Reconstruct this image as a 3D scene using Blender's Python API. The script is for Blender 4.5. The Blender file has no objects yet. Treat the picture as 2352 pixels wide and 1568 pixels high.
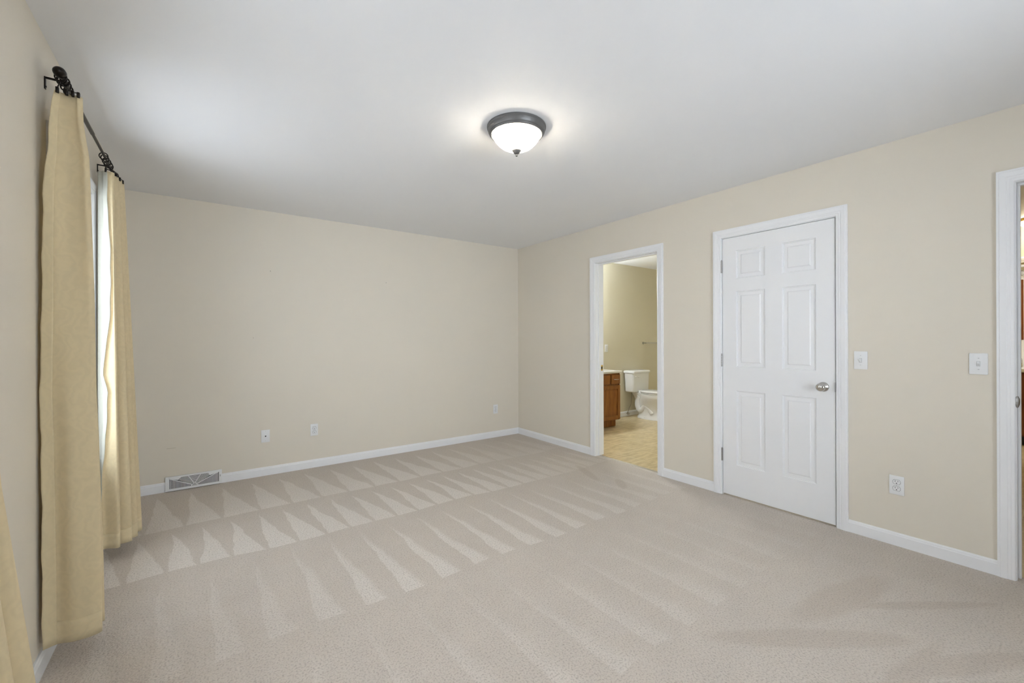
import bpy, bmesh, math, random
from mathutils import Vector, Matrix
random.seed(4)
C = bpy.context.scene.collection
S = bpy.context.scene
PI = math.pi

# ------------------------------------------------------------------ camera, world, lights, exposure
XL, XR, YB, YR, CZ = -0.4998, 3.3831, 4.5119, -1.35, 2.44      # left / right / back / rear wall faces, ceiling height
WT = 0.12                                                       # partition thickness
cam_d = bpy.data.cameras.new('camera'); cam = bpy.data.objects.new('camera', cam_d); C.objects.link(cam)
cam_d.sensor_width = 36.0; cam_d.sensor_fit = 'HORIZONTAL'
cam_d.lens = 975.74 * 36.0 / 2352.0
cam_d.shift_y = -(784.0 - 777.27) / 2352.0
cam_d.clip_start = 0.02
yaw, pitch, roll = 0.6290, 0.0006, -0.0030
F = Vector((math.sin(yaw)*math.cos(pitch), math.cos(yaw)*math.cos(pitch), math.sin(pitch)))
R0 = Vector((math.cos(yaw), -math.sin(yaw), 0)); U0 = R0.cross(F)
Rv = math.cos(roll)*R0 + math.sin(roll)*U0; Uv = -math.sin(roll)*R0 + math.cos(roll)*U0
M = Matrix((Rv, Uv, -F)).transposed().to_4x4(); M.translation = Vector((0, 0, 1.2519))
cam.matrix_world = M
S.camera = cam

S.view_settings.view_transform = 'Standard'
S.view_settings.look = 'None'
S.view_settings.gamma = 1.0
S.view_settings.use_curve_mapping = False
S.view_settings.exposure = 0.06
S.cycles.max_bounces = 7; S.cycles.diffuse_bounces = 5; S.cycles.use_adaptive_sampling = True; S.cycles.adaptive_threshold = 0.05
S.cycles.sample_clamp_indirect = 0.0
S.cycles.use_denoising = True

w = bpy.data.worlds.new('daylight'); S.world = w; w.use_nodes = True
wb = w.node_tree.nodes['Background']
wb.inputs[0].default_value = (0.84, 0.92, 1.0, 1); wb.inputs[1].default_value = 4.6

def area(name, loc, direction, sx, sy, power, col=(1, 1, 1)):
    d = bpy.data.lights.new(name, 'AREA'); d.shape = 'RECTANGLE'; d.size = sx; d.size_y = sy
    d.energy = power; d.color = col
    o = bpy.data.objects.new(name, d); C.objects.link(o); o.location = loc
    o.rotation_euler = Vector(direction).to_track_quat('-Z', 'Z').to_euler()
    return o
# far-window daylight, plus unseen near and rear window lamps added as fill
area('daylight_far_window', (XL-0.32, 2.885, 1.45), (1, 0, 0.0), 0.7, 1.4, 12, (0.78, 0.88, 1.0))
area('unseen_near_window_fill', (XL-0.32, 1.025, 1.45), (1, 0, -0.22), 0.8, 1.4, 15, (0.80, 0.895, 1.0))
rw = area('unseen_rear_window_fill', (1.55, YR-0.34, 1.35), (0.05, 1, 0.10), 1.5, 1.4, 31, (0.79, 0.89, 1.0)); rw.data.spread = math.radians(95)

# ------------------------------------------------------------------ materials
def newmat(name):
    m = bpy.data.materials.new(name); m.use_nodes = True
    nt = m.node_tree; b = nt.nodes['Principled BSDF']
    return m, nt, b
def lin(r, g, b):
    f = lambda c: (c/255/12.92) if c/255 <= 0.04045 else ((c/255+0.055)/1.055)**2.4
    return (f(r), f(g), f(b), 1)
def noise(nt, scale, detail=3, rough=0.5, vec=None):
    n = nt.nodes.new('ShaderNodeTexNoise'); n.inputs['Scale'].default_value = scale
    n.inputs['Detail'].default_value = detail; n.inputs['Roughness'].default_value = rough
    if vec is not None: nt.links.new(vec, n.inputs['Vector'])
    return n
def pos(nt):
    return nt.nodes.new('ShaderNodeNewGeometry').outputs['Position']
def bump(nt, b, height, strength, dist):
    bp = nt.nodes.new('ShaderNodeBump'); bp.inputs['Strength'].default_value = strength
    bp.inputs['Distance'].default_value = dist
    nt.links.new(height, bp.inputs['Height']); nt.links.new(bp.outputs[0], b.inputs['Normal'])
    return bp
def mixc(nt, fac, a, c):
    n = nt.nodes.new('ShaderNodeMix'); n.data_type = 'RGBA'
    if isinstance(fac, (int, float)): n.inputs[0].default_value = fac
    else: nt.links.new(fac, n.inputs[0])
    for v, i in ((a, 6), (c, 7)):
        if isinstance(v, tuple): n.inputs[i].default_value = v
        else: nt.links.new(v, n.inputs[i])
    return n.outputs[2]
def plain(name, col, rough=0.5, metal=0.0, bscale=None, bstr=0.1, spec=0.5, var=0.04):
    m, nt, b = newmat(name)
    b.inputs['Roughness'].default_value = rough; b.inputs['Metallic'].default_value = metal
    b.inputs['Specular IOR Level'].default_value = spec
    tc = nt.nodes.new('ShaderNodeTexCoord')
    n = noise(nt, 6.0, 3, 0.5, tc.outputs['Object'])
    dark = tuple(c*(1-var) for c in col[:3])+(1,)
    nt.links.new(mixc(nt, n.outputs[0], dark, col), b.inputs['Base Color'])
    if bscale:
        n2 = noise(nt, bscale, 4, 0.6, tc.outputs['Object']); bump(nt, b, n2.outputs[0], bstr, 0.002)
    return m
def painted_wall(name, col):
    m, nt, b = newmat(name)
    p = pos(nt)
    n = noise(nt, 1.3, 2, 0.5, p); n2 = noise(nt, 260, 3, 0.6, p)
    dark = tuple(c*0.975 for c in col[:3])+(1,)
    nt.links.new(mixc(nt, n.outputs[0], dark, col), b.inputs['Base Color'])
    b.inputs['Roughness'].default_value = 0.6; b.inputs['Specular IOR Level'].default_value = 0.25
    bump(nt, b, n2.outputs[0], 0.12, 0.0015)
    return m
M_wall = painted_wall('cream_wall_paint', (0.755, 0.697, 0.600, 1))
M_bathwall = painted_wall('yellow_wall_paint', (0.735, 0.680, 0.530, 1))
M_hallwall = painted_wall('hall_yellow_paint', (0.740, 0.655, 0.420, 1))
M_ceil = painted_wall('white_ceiling_paint', (0.855, 0.858, 0.872, 1))
M_trim = plain('white_trim_paint', (0.86, 0.86, 0.87, 1), 0.38, var=0.015)
M_door = plain('white_door_paint', (0.85, 0.85, 0.86, 1), 0.42, bscale=90, bstr=0.03, var=0.01)
M_plate = plain('white_plastic', (0.82, 0.82, 0.82, 1), 0.35, var=0.01)
M_slot = plain('dark_slot', (0.02, 0.02, 0.02, 1), 0.6)
M_gap = plain('grey_gap', (0.22, 0.22, 0.22, 1), 0.6)
M_nickel = plain('satin_nickel', (0.56, 0.545, 0.52, 1), 0.16, 1.0, var=0.02)
M_hinge = plain('grey_hinge_metal', (0.42, 0.41, 0.40, 1), 0.35, 1.0, var=0.05)
M_brass = plain('polished_brass', (0.80, 0.55, 0.16, 1), 0.25, 1.0, var=0.04)
M_bronze = plain('oil_rubbed_bronze', (0.018, 0.013, 0.010, 1), 0.35, 0.6, var=0.2)
M_rod = plain('brushed_bronze_rod', (0.075, 0.068, 0.058, 1), 0.4, 0.7, var=0.15)
M_pewter = plain('brushed_pewter', (0.17, 0.165, 0.16, 1), 0.45, 0.55, bscale=60, bstr=0.05, var=0.12)
M_porc = plain('white_porcelain', (0.83, 0.83, 0.83, 1), 0.1, spec=0.6, var=0.01)
M_marble = plain('cultured_marble_white', (0.83, 0.82, 0.79, 1), 0.15, var=0.05)
M_hose = plain('braided_steel', (0.42, 0.38, 0.32, 1), 0.35, 0.9, bscale=300, bstr=0.4)
M_clear = plain('clear_acrylic', (0.93, 0.93, 0.93, 1), 0.05, var=0.0)
M_clear.node_tree.nodes['Principled BSDF'].inputs['Transmission Weight'].default_value = 0.85
M_mirror = plain('mirror_glass', (0.92, 0.93, 0.93, 1), 0.02, 1.0, var=0.0)
M_vinyl = plain('white_vinyl', (0.84, 0.85, 0.87, 1), 0.35, var=0.01)

m, nt, b = newmat('window_glass')
b.inputs['Base Color'].default_value = (1, 1, 1, 1); b.inputs['Roughness'].default_value = 0.0
g = nt.nodes.new('ShaderNodeBsdfTransparent'); gl = nt.nodes.new('ShaderNodeBsdfGlossy'); gl.inputs['Roughness'].default_value = 0.02
mx = nt.nodes.new('ShaderNodeMixShader'); mx.inputs[0].default_value = 0.06
nt.links.new(g.outputs[0], mx.inputs[1]); nt.links.new(gl.outputs[0], mx.inputs[2])
nt.links.new(mx.outputs[0], nt.nodes['Material Output'].inputs[0]); M_glass = m

def cloth(name, col, trans, tcol, damask):
    m, nt, b = newmat(name)
    tc = nt.nodes.new('ShaderNodeTexCoord'); v = tc.outputs['Object']
    n = noise(nt, 14, 4, 0.6, v); wv = noise(nt, 420, 2, 0.6, v)
    wv2 = nt.nodes.new('ShaderNodeTexWave'); wv2.inputs['Scale'].default_value = 9; wv2.inputs['Distortion'].default_value = 18
    wv2.inputs['Detail'].default_value = 3; wv2.inputs['Detail Scale'].default_value = 1.6
    nt.links.new(v, wv2.inputs['Vector'])
    dark = tuple(c*(1-damask) for c in col[:3])+(1,)
    nt.links.new(mixc(nt, wv2.outputs[0], dark, col), b.inputs['Base Color'])
    b.inputs['Roughness'].default_value = 0.75; b.inputs['Specular IOR Level'].default_value = 0.2
    b.inputs['Sheen Weight'].default_value = 0.15
    bump(nt, b, wv.outputs[0], 0.12, 0.001)
    t = nt.nodes.new('ShaderNodeBsdfTranslucent'); t.inputs[0].default_value = tcol
    mx = nt.nodes.new('ShaderNodeMixShader'); mx.inputs[0].default_value = trans
    nt.links.new(b.outputs[0], mx.inputs[1]); nt.links.new(t.outputs[0], mx.inputs[2])
    nt.links.new(mx.outputs[0], nt.nodes['Material Output'].inputs[0])
    return m
M_curtain = cloth('gold_curtain_cloth', (0.80, 0.665, 0.425, 1), 0.16, (0.82, 0.70, 0.45, 1), 0.05)
M_hem = cloth('gold_curtain_hem', (0.80, 0.67, 0.43, 1), 0.10, (0.80, 0.68, 0.42, 1), 0.04)
M_lining = cloth('white_curtain_lining', (0.60, 0.59, 0.51, 1), 0.08, (0.7, 0.7, 0.6, 1), 0.01)

def wood(name, c1, c2):
    m, nt, b = newmat(name)
    tc = nt.nodes.new('ShaderNodeTexCoord'); mp = nt.nodes.new('ShaderNodeMapping')
    mp.inputs['Scale'].default_value = (14, 14, 1.2); nt.links.new(tc.outputs['Object'], mp.inputs['Vector'])
    n = noise(nt, 4, 5, 0.65, mp.outputs[0])
    cr = nt.nodes.new('ShaderNodeValToRGB'); cr.color_ramp.elements[0].position = 0.35; cr.color_ramp.elements[1].position = 0.68
    cr.color_ramp.elements[0].color = c1; cr.color_ramp.elements[1].color = c2
    nt.links.new(n.outputs[0], cr.inputs[0]); nt.links.new(cr.outputs[0], b.inputs['Base Color'])
    b.inputs['Roughness'].default_value = 0.35
    bump(nt, b, n.outputs[0], 0.08, 0.002)
    return m
M_oak = wood('honey_oak', (0.22, 0.075, 0.012, 1), (0.40, 0.155, 0.030, 1))
M_oakdark = wood('dark_oak', (0.13, 0.035, 0.008, 1), (0.24, 0.075, 0.016, 1))

def vinyl_floor():
    m, nt, b = newmat('beige_vinyl_tile')
    p = pos(nt)
    mp = nt.nodes.new('ShaderNodeMapping'); mp.inputs['Scale'].default_value = (2.2, 7.5, 1); nt.links.new(p, mp.inputs['Vector'])
    n = noise(nt, 3.0, 6, 0.65, mp.outputs[0])
    cr = nt.nodes.new('ShaderNodeValToRGB'); cr.color_ramp.elements[0].position = 0.33; cr.color_ramp.elements[1].position = 0.66
    cr.color_ramp.elements[0].color = (0.46, 0.345, 0.17, 1); cr.color_ramp.elements[1].color = (0.70, 0.575, 0.36, 1)
    nt.links.new(n.outputs[0], cr.inputs[0])
    br = nt.nodes.new('ShaderNodeTexBrick'); br.offset = 0.0; br.inputs['Scale'].default_value = 1.0
    br.inputs['Brick Width'].default_value = 0.305; br.inputs['Row Height'].default_value = 0.305
    br.inputs['Mortar Size'].default_value = 0.004; br.inputs['Color1'].default_value = (0, 0, 0, 1)
    br.inputs['Color2'].default_value = (0, 0, 0, 1); br.inputs['Mortar'].default_value = (1, 1, 1, 1)
    nt.links.new(p, br.inputs['Vector'])
    nt.links.new(mixc(nt, br.outputs[0], cr.outputs[0], (0.72, 0.62, 0.42, 1)), b.inputs['Base Color'])
    b.inputs['Roughness'].default_value = 0.3
    return m
M_vtile = vinyl_floor()

# carpet: cut pile with the vacuum's triangular nap marks laid in rows parallel to the back wall
def carpet():
    m, nt, b = newmat('beige_cut_pile_carpet')
    N, L = nt.nodes, nt.links
    def math_(op, a, c=None, cl=False, d=None):
        n = N.new('ShaderNodeMath'); n.operation = op; n.use_clamp = cl
        for i, v in enumerate((a, c, d)):
            if v is None: continue
            if isinstance(v, (int, float)): n.inputs[i].default_value = v
            else: L.new(v, n.inputs[i])
        return n.outputs[0]
    def ramp(v, a, c):                       # smooth 0..1
        n = N.new('ShaderNodeMapRange'); n.interpolation_type = 'SMOOTHSTEP'
        L.new(v, n.inputs[0]); n.inputs[1].default_value = a; n.inputs[2].default_value = c
        return n.outputs[0]
    p = pos(nt)
    sx = N.new('ShaderNodeSeparateXYZ'); L.new(p, sx.inputs[0])
    wob = noise(nt, 2.6, 2, 0.5, p); wob2 = noise(nt, 14, 2, 0.5, p)
    X = math_('ADD', sx.outputs[0], math_('MULTIPLY', math_('SUBTRACT', wob.outputs[0], 0.5), 0.07))
    X = math_('ADD', X, math_('MULTIPLY', math_('SUBTRACT', wob2.outputs[0], 0.5), 0.02))
    wy = noise(nt, 1.9, 1, 0.5, p)
    Y = math_('ADD', sx.outputs[1], math_('MULTIPLY', math_('SUBTRACT', wy.outputs[0], 0.5), 0.10))
    total = None
    for (y0, y1, x0, per, wid, soft, amp) in ((3.62, 4.36, 0.125, 0.213, 0.95, 0.05, 0.80),
                                              (2.93, 3.54, 0.155, 0.161, 0.92, 0.06, 1.00),
                                              (2.02, 2.88, 0.42, 0.197, 0.58, 0.16, 0.85),
                                              (1.05, 2.00, 0.33, 0.23, 0.55, 0.32, 0.38),
                                              (0.10, 1.04, 0.20, 0.27, 0.60, 0.35, 0.12)):
        t = math_('DIVIDE', math_('SUBTRACT', Y, y0), y1-y0)
        inside = math_('MULTIPLY', math_('GREATER_THAN', t, 0.0), math_('LESS_THAN', t, 1.0))
        u = math_('FRACT', math_('DIVIDE', math_('SUBTRACT', X, x0), per))
        edge = math_('MULTIPLY', math_('SUBTRACT', 1.0, t), wid)
        d = math_('SUBTRACT', edge, u)
        a = ramp(d, -soft*0.3, soft)
        a = math_('MULTIPLY', a, ramp(u, -0.01, 0.04))
        a = math_('MULTIPLY', math_('MULTIPLY', a, inside), amp)
        if y0 == 2.02: a = math_('MULTIPLY', a, math_('ADD', 0.35, math_('MULTIPLY', ramp(sx.outputs[0], 0.1, 0.9), 0.65)))
        total = a if total is None else math_('ADD', total, a)
    # strength varies over the room; flattened footprints near the entry doorway
    big = noise(nt, 0.9, 2, 0.5, p)
    total = math_('MULTIPLY', total, math_('MULTIPLY', math_('ADD', 0.50, math_('MULTIPLY', big.outputs[0], 1.0)), math_('SUBTRACT', 1.0, math_('MULTIPLY', ramp(sx.outputs[0], 1.5, 2.9), 0.6))))
    def blot(cx, cy, ang, lx, ly):
        dx = math_('SUBTRACT', sx.outputs[0], cx); dy = math_('SUBTRACT', sx.outputs[1], cy)
        ca, sa = math.cos(ang), math.sin(ang)
        u = math_('DIVIDE', math_('ADD', math_('MULTIPLY', dx, ca), math_('MULTIPLY', dy, sa)), lx)
        v = math_('DIVIDE', math_('SUBTRACT', math_('MULTIPLY', dy, ca), math_('MULTIPLY', dx, sa)), ly)
        r = math_('ADD', math_('MULTIPLY', u, u), math_('MULTIPLY', v, v))
        return math_('SUBTRACT', 1.0, ramp(r, 0.25, 1.0))
    bl = None
    for a in ((2.50, 0.72, -0.20, 0.45, 0.10), (2.72, 0.48, -0.62, 0.42, 0.035), (2.05, 0.70, -0.65, 0.50, 0.07), (2.92, 2.42, 0.9, 0.16, 0.05),
              (2.02, 0.42, -0.1, 0.5, 0.05), (2.9, 2.8, 1.2, 0.3, 0.05), (2.35, 0.30, -0.5, 0.4, 0.06)):
        q = blot(*a); bl = q if bl is None else math_('MAXIMUM', bl, q)
    shade = math_('SUBTRACT', total, math_('MULTIPLY', bl, 0.55))
    mid = noise(nt, 5, 4, 0.6, p)
    shade = math_('ADD', shade, math_('MULTIPLY', math_('SUBTRACT', mid.outputs[0], 0.5), 0.5))
    fac = ramp(shade, -0.8, 1.2)
    col = mixc(nt, fac, (0.535, 0.466, 0.398, 1), (0.720, 0.662, 0.600, 1))
    # tufts
    vo = N.new('ShaderNodeTexVoronoi'); vo.inputs['Scale'].default_value = 135; vo.inputs['Randomness'].default_value = 1.0
    wv = noise(nt, 60, 2, 0.5, p)
    vadd = N.new('ShaderNodeVectorMath'); vadd.operation = 'MULTIPLY_ADD'; vadd.inputs[1].default_value = (0.012, 0.012, 0)
    L.new(wv.outputs[1], vadd.inputs[0]); L.new(p, vadd.inputs[2]); L.new(vadd.outputs[0], vo.inputs['Vector'])
    tuft = noise(nt, 128, 2, 0.6, p)
    col2 = mixc(nt, math_('MULTIPLY', ramp(tuft.outputs[0], 0.26, 0.56), 1.0), (0.33, 0.28, 0.235, 1), col)
    col3 = mixc(nt, 0.66, col, col2)
    L.new(col3, b.inputs['Base Color'])
    b.inputs['Roughness'].default_value = 0.95; b.inputs['Specular IOR Level'].default_value = 0.08
    b.inputs['Sheen Weight'].default_value = 0.1
    h = math_('ADD', math_('MULTIPLY', tuft.outputs[0], 1.0), math_('MULTIPLY', vo.outputs['Distance'], -0.5))
    bump(nt, b, h, 0.5, 0.006)
    return m
M_carpet = carpet()

def emit(name, col, strength):
    m, nt, b = newmat(name)
    b.inputs['Base Color'].default_value = (0.9, 0.88, 0.82, 1); b.inputs['Roughness'].default_value = 0.25
    b.inputs['Emission Color'].default_value = col; b.inputs['Emission Strength'].default_value = strength
    return m
M_bulb = emit('bath_fill_bulb', (0.86, 0.94, 1.0, 1), 195.0)  # only for the added bulb bar in the bathroom
M_farglass = emit('far_room_fill_glass', (1.0, 0.98, 0.95, 1), 90.0)  # only for the added ceiling light in the far room
M_hallglass = emit('lit_hall_glass', (1.0, 0.88, 0.66, 1), 26.0)
# frosted alabaster bowl: lets the bulbs inside shine through and glows evenly itself
m, nt, b = newmat('frosted_lamp_glass')
b.inputs['Base Color'].default_value = (0.9, 0.86, 0.78, 1); b.inputs['Roughness'].default_value = 0.2
b.inputs['Emission Color'].default_value = (1.0, 0.86, 0.62, 1); b.inputs['Emission Strength'].default_value = 1.2
t = nt.nodes.new('ShaderNodeBsdfTranslucent'); t.inputs[0].default_value = (1.0, 0.95, 0.84, 1)
mx = nt.nodes.new('ShaderNodeMixShader'); mx.inputs[0].default_value = 0.5
nt.links.new(b.outputs[0], mx.inputs[1]); nt.links.new(t.outputs[0], mx.inputs[2])
nt.links.new(mx.outputs[0], nt.nodes['Material Output'].inputs[0]); M_bowl = m

# ------------------------------------------------------------------ mesh helpers
class MB:
    def __init__(s): s.bm = bmesh.new()
    def quad(s, pts):
        s.bm.faces.new([s.bm.verts.new(p) for p in pts])
    def box(s, x0, x1, y0, y1, z0, z1, bev=0.0, seg=2):
        r = bmesh.ops.create_cube(s.bm, size=1.0); vs = r['verts']
        for v in vs:
            v.co = Vector(((x0+x1)/2+v.co.x*(x1-x0), (y0+y1)/2+v.co.y*(y1-y0), (z0+z1)/2+v.co.z*(z1-z0)))
        if bev > 0:
            es = list({e for v in vs for e in v.link_edges})
            bmesh.ops.bevel(s.bm, geom=es, offset=bev, segments=seg, profile=0.6, affect='EDGES')
        return s
    def lathe(s, prof, center, axis=(0, 0, 1), seg=48, cap=True):
        ax = Vector(axis).normalized(); q = Vector((0, 0, 1)).rotation_difference(ax); c = Vector(center)
        rings = []
        for (r, h) in prof:
            rings.append([s.bm.verts.new(c + q @ Vector((max(r, 1e-5)*math.cos(2*PI*i/seg), max(r, 1e-5)*math.sin(2*PI*i/seg), h))) for i in range(seg)])
        for a, b2 in zip(rings, rings[1:]):
            for i in range(seg):
                j = (i+1) % seg
                s.bm.faces.new((a[i], a[j], b2[j], b2[i]))
        if cap:
            s.bm.faces.new(list(reversed(rings[0]))); s.bm.faces.new(rings[-1])
        return s
    def cyl(s, a, b2, r, seg=20, r2=None):
        a, b2 = Vector(a), Vector(b2); d = b2-a
        return s.lathe([(r, 0), (r if r2 is None else r2, d.length)], a, d, seg)
    def tube(s, pts, r, seg=10, closed=False):
        pts = [Vector(p) for p in pts]; n = len(pts); rings = []; up = None
        for i, p in enumerate(pts):
            if closed: t = (pts[(i+1) % n]-pts[i-1]).normalized()
            else: t = (pts[min(i+1, n-1)]-pts[max(i-1, 0)]).normalized()
            if up is None:
                up = t.orthogonal().normalized()
            else:
                up = (up-t*up.dot(t)).normalized()
            sd = t.cross(up); rr = r[i] if isinstance(r, (list, tuple)) else r
            rings.append([s.bm.verts.new(p+rr*(math.cos(2*PI*k/seg)*up+math.sin(2*PI*k/seg)*sd)) for k in range(seg)])
        rng = range(n if closed else n-1)
        for i in rng:
            a, c = rings[i], rings[(i+1) % n]
            for k in range(seg):
                s.bm.faces.new((a[k], a[(k+1) % seg], c[(k+1) % seg], c[k]))
        if not closed:
            s.bm.faces.new(list(reversed(rings[0]))); s.bm.faces.new(rings[-1])
        return s
    def loft(s, rings, cap=True):
        vr = [[s.bm.verts.new(p) for p in r] for r in rings]; n = len(vr[0])
        for a, c in zip(vr, vr[1:]):
            for k in range(n):
                s.bm.faces.new((a[k], a[(k+1) % n], c[(k+1) % n], c[k]))
        if cap:
            s.bm.faces.new(list(reversed(vr[0]))); s.bm.faces.new(vr[-1])
        return s
    def sheet(s, rows):
        vr = [[s.bm.verts.new(p) for p in r] for r in rows]
        for a, c in zip(vr, vr[1:]):
            for k in range(len(a)-1):
                s.bm.faces.new((a[k], a[k+1], c[k+1], c[k]))
        return s
    def prism(s, poly, f0, f1):
        """poly: 2D list; f0/f1 map a 2D point to the two 3D end planes"""
        return s.loft([[f0(p) for p in poly], [f1(p) for p in poly]])
    def build(s, name, mat, parent=None, smooth=None, loc=None):
        bmesh.ops.recalc_face_normals(s.bm, faces=s.bm.faces)
        me = bpy.data.meshes.new(name); s.bm.to_mesh(me); s.bm.free()
        me.materials.append(mat)
        if smooth is not None:
            me.polygons.foreach_set('use_smooth', [True]*len(me.polygons)); me.set_sharp_from_angle(angle=math.radians(smooth))
        o = bpy.data.objects.new(name, me); C.objects.link(o)
        if loc is not None: o.location = loc
        if parent is not None: o.parent = parent
        return o
def tag(o, label=None, cat=None, group=None, kind=None):
    if label: o['label'] = label
    if cat: o['category'] = cat
    if group: o['group'] = group
    if kind: o['kind'] = kind
    return o
def empty(name, loc=(0, 0, 0), rot=(0, 0, 0), **k):
    o = bpy.data.objects.new(name, None); C.objects.link(o); o.location = loc; o.rotation_euler = rot
    o.empty_display_size = 0.1
    return tag(o, **k)
def struct(o, label, cat): return tag(o, label, cat, kind='structure')
def copy_tree(o, parent=None):
    c = o.copy(); C.objects.link(c)
    if parent is not None: c.parent = parent
    for ch in list(o.children): copy_tree(ch, c)
    return c

# ------------------------------------------------------------------ room shell
TOP = CZ+0.15
BY = 4.47           # bathroom back wall face
XO = 8.50           # outermost wall on the right
def wall_with_holes(name, axis, f0, f1, a0, a1, holes, mat, z0=-0.15, z1=TOP, parent=None):
    """slab between f0..f1 on 'axis'; runs a0..a1 along the other axis; holes = (a0,a1,z0,z1)"""
    mb = MB()
    cuts = sorted({a0, a1, *[h[0] for h in holes], *[h[1] for h in holes]})
    for s0, s1 in zip(cuts, cuts[1:]):
        mid = (s0+s1)/2
        hs = sorted([(h[2], h[3]) for h in holes if h[0] < mid < h[1]])
        z = z0
        for h0, h1 in hs+[(z1, z1)]:
            if h0-z > 1e-4:
                if axis == 'x': mb.box(f0, f1, s0, s1, z, h0)
                else: mb.box(s0, s1, f0, f1, z, h0)
            z = h1
    return mb.build(name, mat, parent)
W1 = (2.505, 3.265, 0.60, 2.055); W2 = (0.645, 1.405, 0.60, 2.055); W3 = (0.95, 2.15, 0.60, 2.055)
DB = (2.376, 3.137, 2.05); DC = (1.012, 1.771, 2.05); DE = (-0.56, 0.24, 2.05)     # bath, closet and entry openings
struct(wall_with_holes('wall_left', 'x', XL-0.16, XL, YR-0.16, YB+WT, [W1, W2], M_wall), 'cream painted wall with the curtained windows', 'wall')
struct(wall_with_holes('wall_right', 'x', XR, XR+WT, YR-0.16, YB+WT, [(DB[0]-.02, DB[1]+.02, -.15, DB[2]+.02), (DC[0]-.02, DC[1]+.02, -.15, DC[2]+.02), (DE[0]-.02, DE[1]+.02, -.15, DE[2]+.02)], M_wall), 'cream painted wall pierced by the three white-cased doorways', 'wall')
wb_o = MB().box(XL, XR, YB, YB+WT, -0.15, TOP).build('wall_back', M_wall)
struct(wb_o, 'blank cream wall at the far end above the white floor register', 'wall')
struct(wall_with_holes('wall_rear', 'y', YR-0.16, YR, XL, XR, [W3], M_wall), 'cream wall behind the viewer with an added, unseen wide window', 'wall')
struct(MB().box(XL-0.16, XO, YR-0.16, YB+WT, CZ, TOP).build('ceiling', M_ceil), 'flat white ceiling around the flush light', 'ceiling')
struct(MB().box(XL-0.16, XR+0.07, YR-0.16, YB+WT, -0.15, 0.0).build('floor', M_carpet), 'beige carpet with triangular vacuum marks', 'floor')
# bathroom beyond the doorway
struct(MB().box(XR+WT, XO, BY, YB+WT, -0.15, CZ).build('wall_bathroom_back', M_bathwall), 'yellow bathroom wall behind the toilet', 'wall')
struct(MB().box(XR+WT, XO, 1.90, 2.02, -0.15, CZ).build('wall_bathroom_front', M_bathwall), 'yellow bathroom wall facing the toilet', 'wall')
struct(MB().box(6.75, 6.87, 2.02, BY, -0.15, CZ).build('wall_bathroom_side', M_bathwall), 'yellow bathroom wall right of the toilet', 'wall')
struct(MB().box(XR+0.07, 6.75, 2.02, BY, -0.15, -0.004).build('floor_bathroom', M_vtile), 'beige mottled vinyl tile floor of the bathroom', 'floor')
# hall and the room across it, seen past the entry jamb
HX = 6.98
struct(MB().box(XR+0.07, HX+0.06, YR, 0.95, -0.15, 0.0).build('floor_hall', M_vtile), 'hall floor beyond the entry doorway, warm light on its carpet painted as yellow vinyl', 'floor')  # warm light on the hall carpet is put into this yellow floor colour
struct(MB().box(HX+0.06, XO, YR, 1.9, -0.15, -0.004).build('floor_far_room', M_vtile), 'vinyl floor of the room across the hall', 'floor')
struct(MB().box(XR+WT, HX, 0.95, 1.07, -0.15, CZ).build('wall_hall_side', M_hallwall), 'yellow side wall of the hall', 'wall')
struct(wall_with_holes('wall_hall_far', 'x', HX, HX+WT, YR, 1.9, [(0.02, 0.80, -.15, 2.03)], M_hallwall, z1=CZ), 'yellow hall wall above the far white door head', 'wall')
struct(MB().box(XO-0.12, XO, YR, YB+WT, -0.15, CZ).build('wall_far_room', M_trim), 'white wall of the room across the hall', 'wall')
struct(MB().box(XR+WT, XO, YR-0.16, YR, -0.15, CZ).build('wall_hall_rear', M_hallwall), 'yellow rear wall of the hall', 'wall')

# ------------------------------------------------------------------ baseboards
BB = [(0, 0), (0.0125, 0), (0.0125, 0.060), (0.0095, 0.066), (0.0095, 0.070), (0.006, 0.078), (0, 0.078)]
def base_run(name, axis, face, sign, a0, a1, label):
    """profile runs along a0..a1; face = wall plane, sign = direction out of the wall"""
    mb = MB()
    if axis == 'x': mb.prism(BB, lambda p: (face+sign*p[0], a0, p[1]), lambda p: (face+sign*p[0], a1, p[1]))
    else: mb.prism(BB, lambda p: (a0, face+sign*p[0], p[1]), lambda p: (a1, face+sign*p[0], p[1]))
    return struct(mb.build(name, M_trim), label, 'baseboard')
base_run('baseboard_left', 'x', XL, 1, YR, YB-.0125, 'white baseboard under the curtained windows')
base_run('baseboard_back', 'y', YB, -1, XL, XR, 'white baseboard along the far blank wall')
base_run('baseboard_right_corner', 'x', XR, -1, 3.204, YB-.0125, 'white baseboard between the far corner and bathroom doorway')
base_run('baseboard_right_middle', 'x', XR, -1, 1.838, 2.309, 'short white baseboard between bathroom doorway and closet door')
base_run('baseboard_right_entry', 'x', XR, -1, 0.307, 0.945, 'white baseboard between closet door and entry doorway')
base_run('baseboard_right_rear', 'x', XR, -1, YR, -0.627, 'white baseboard behind the entry doorway')
base_run('baseboard_rear', 'y', YR, 1, XL+.0125, XR-.0125, 'white baseboard on the wall behind the viewer')
base_run('baseboard_bathroom', 'y', BY, -1, 4.85, 6.75, 'white baseboard behind the toilet')

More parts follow.
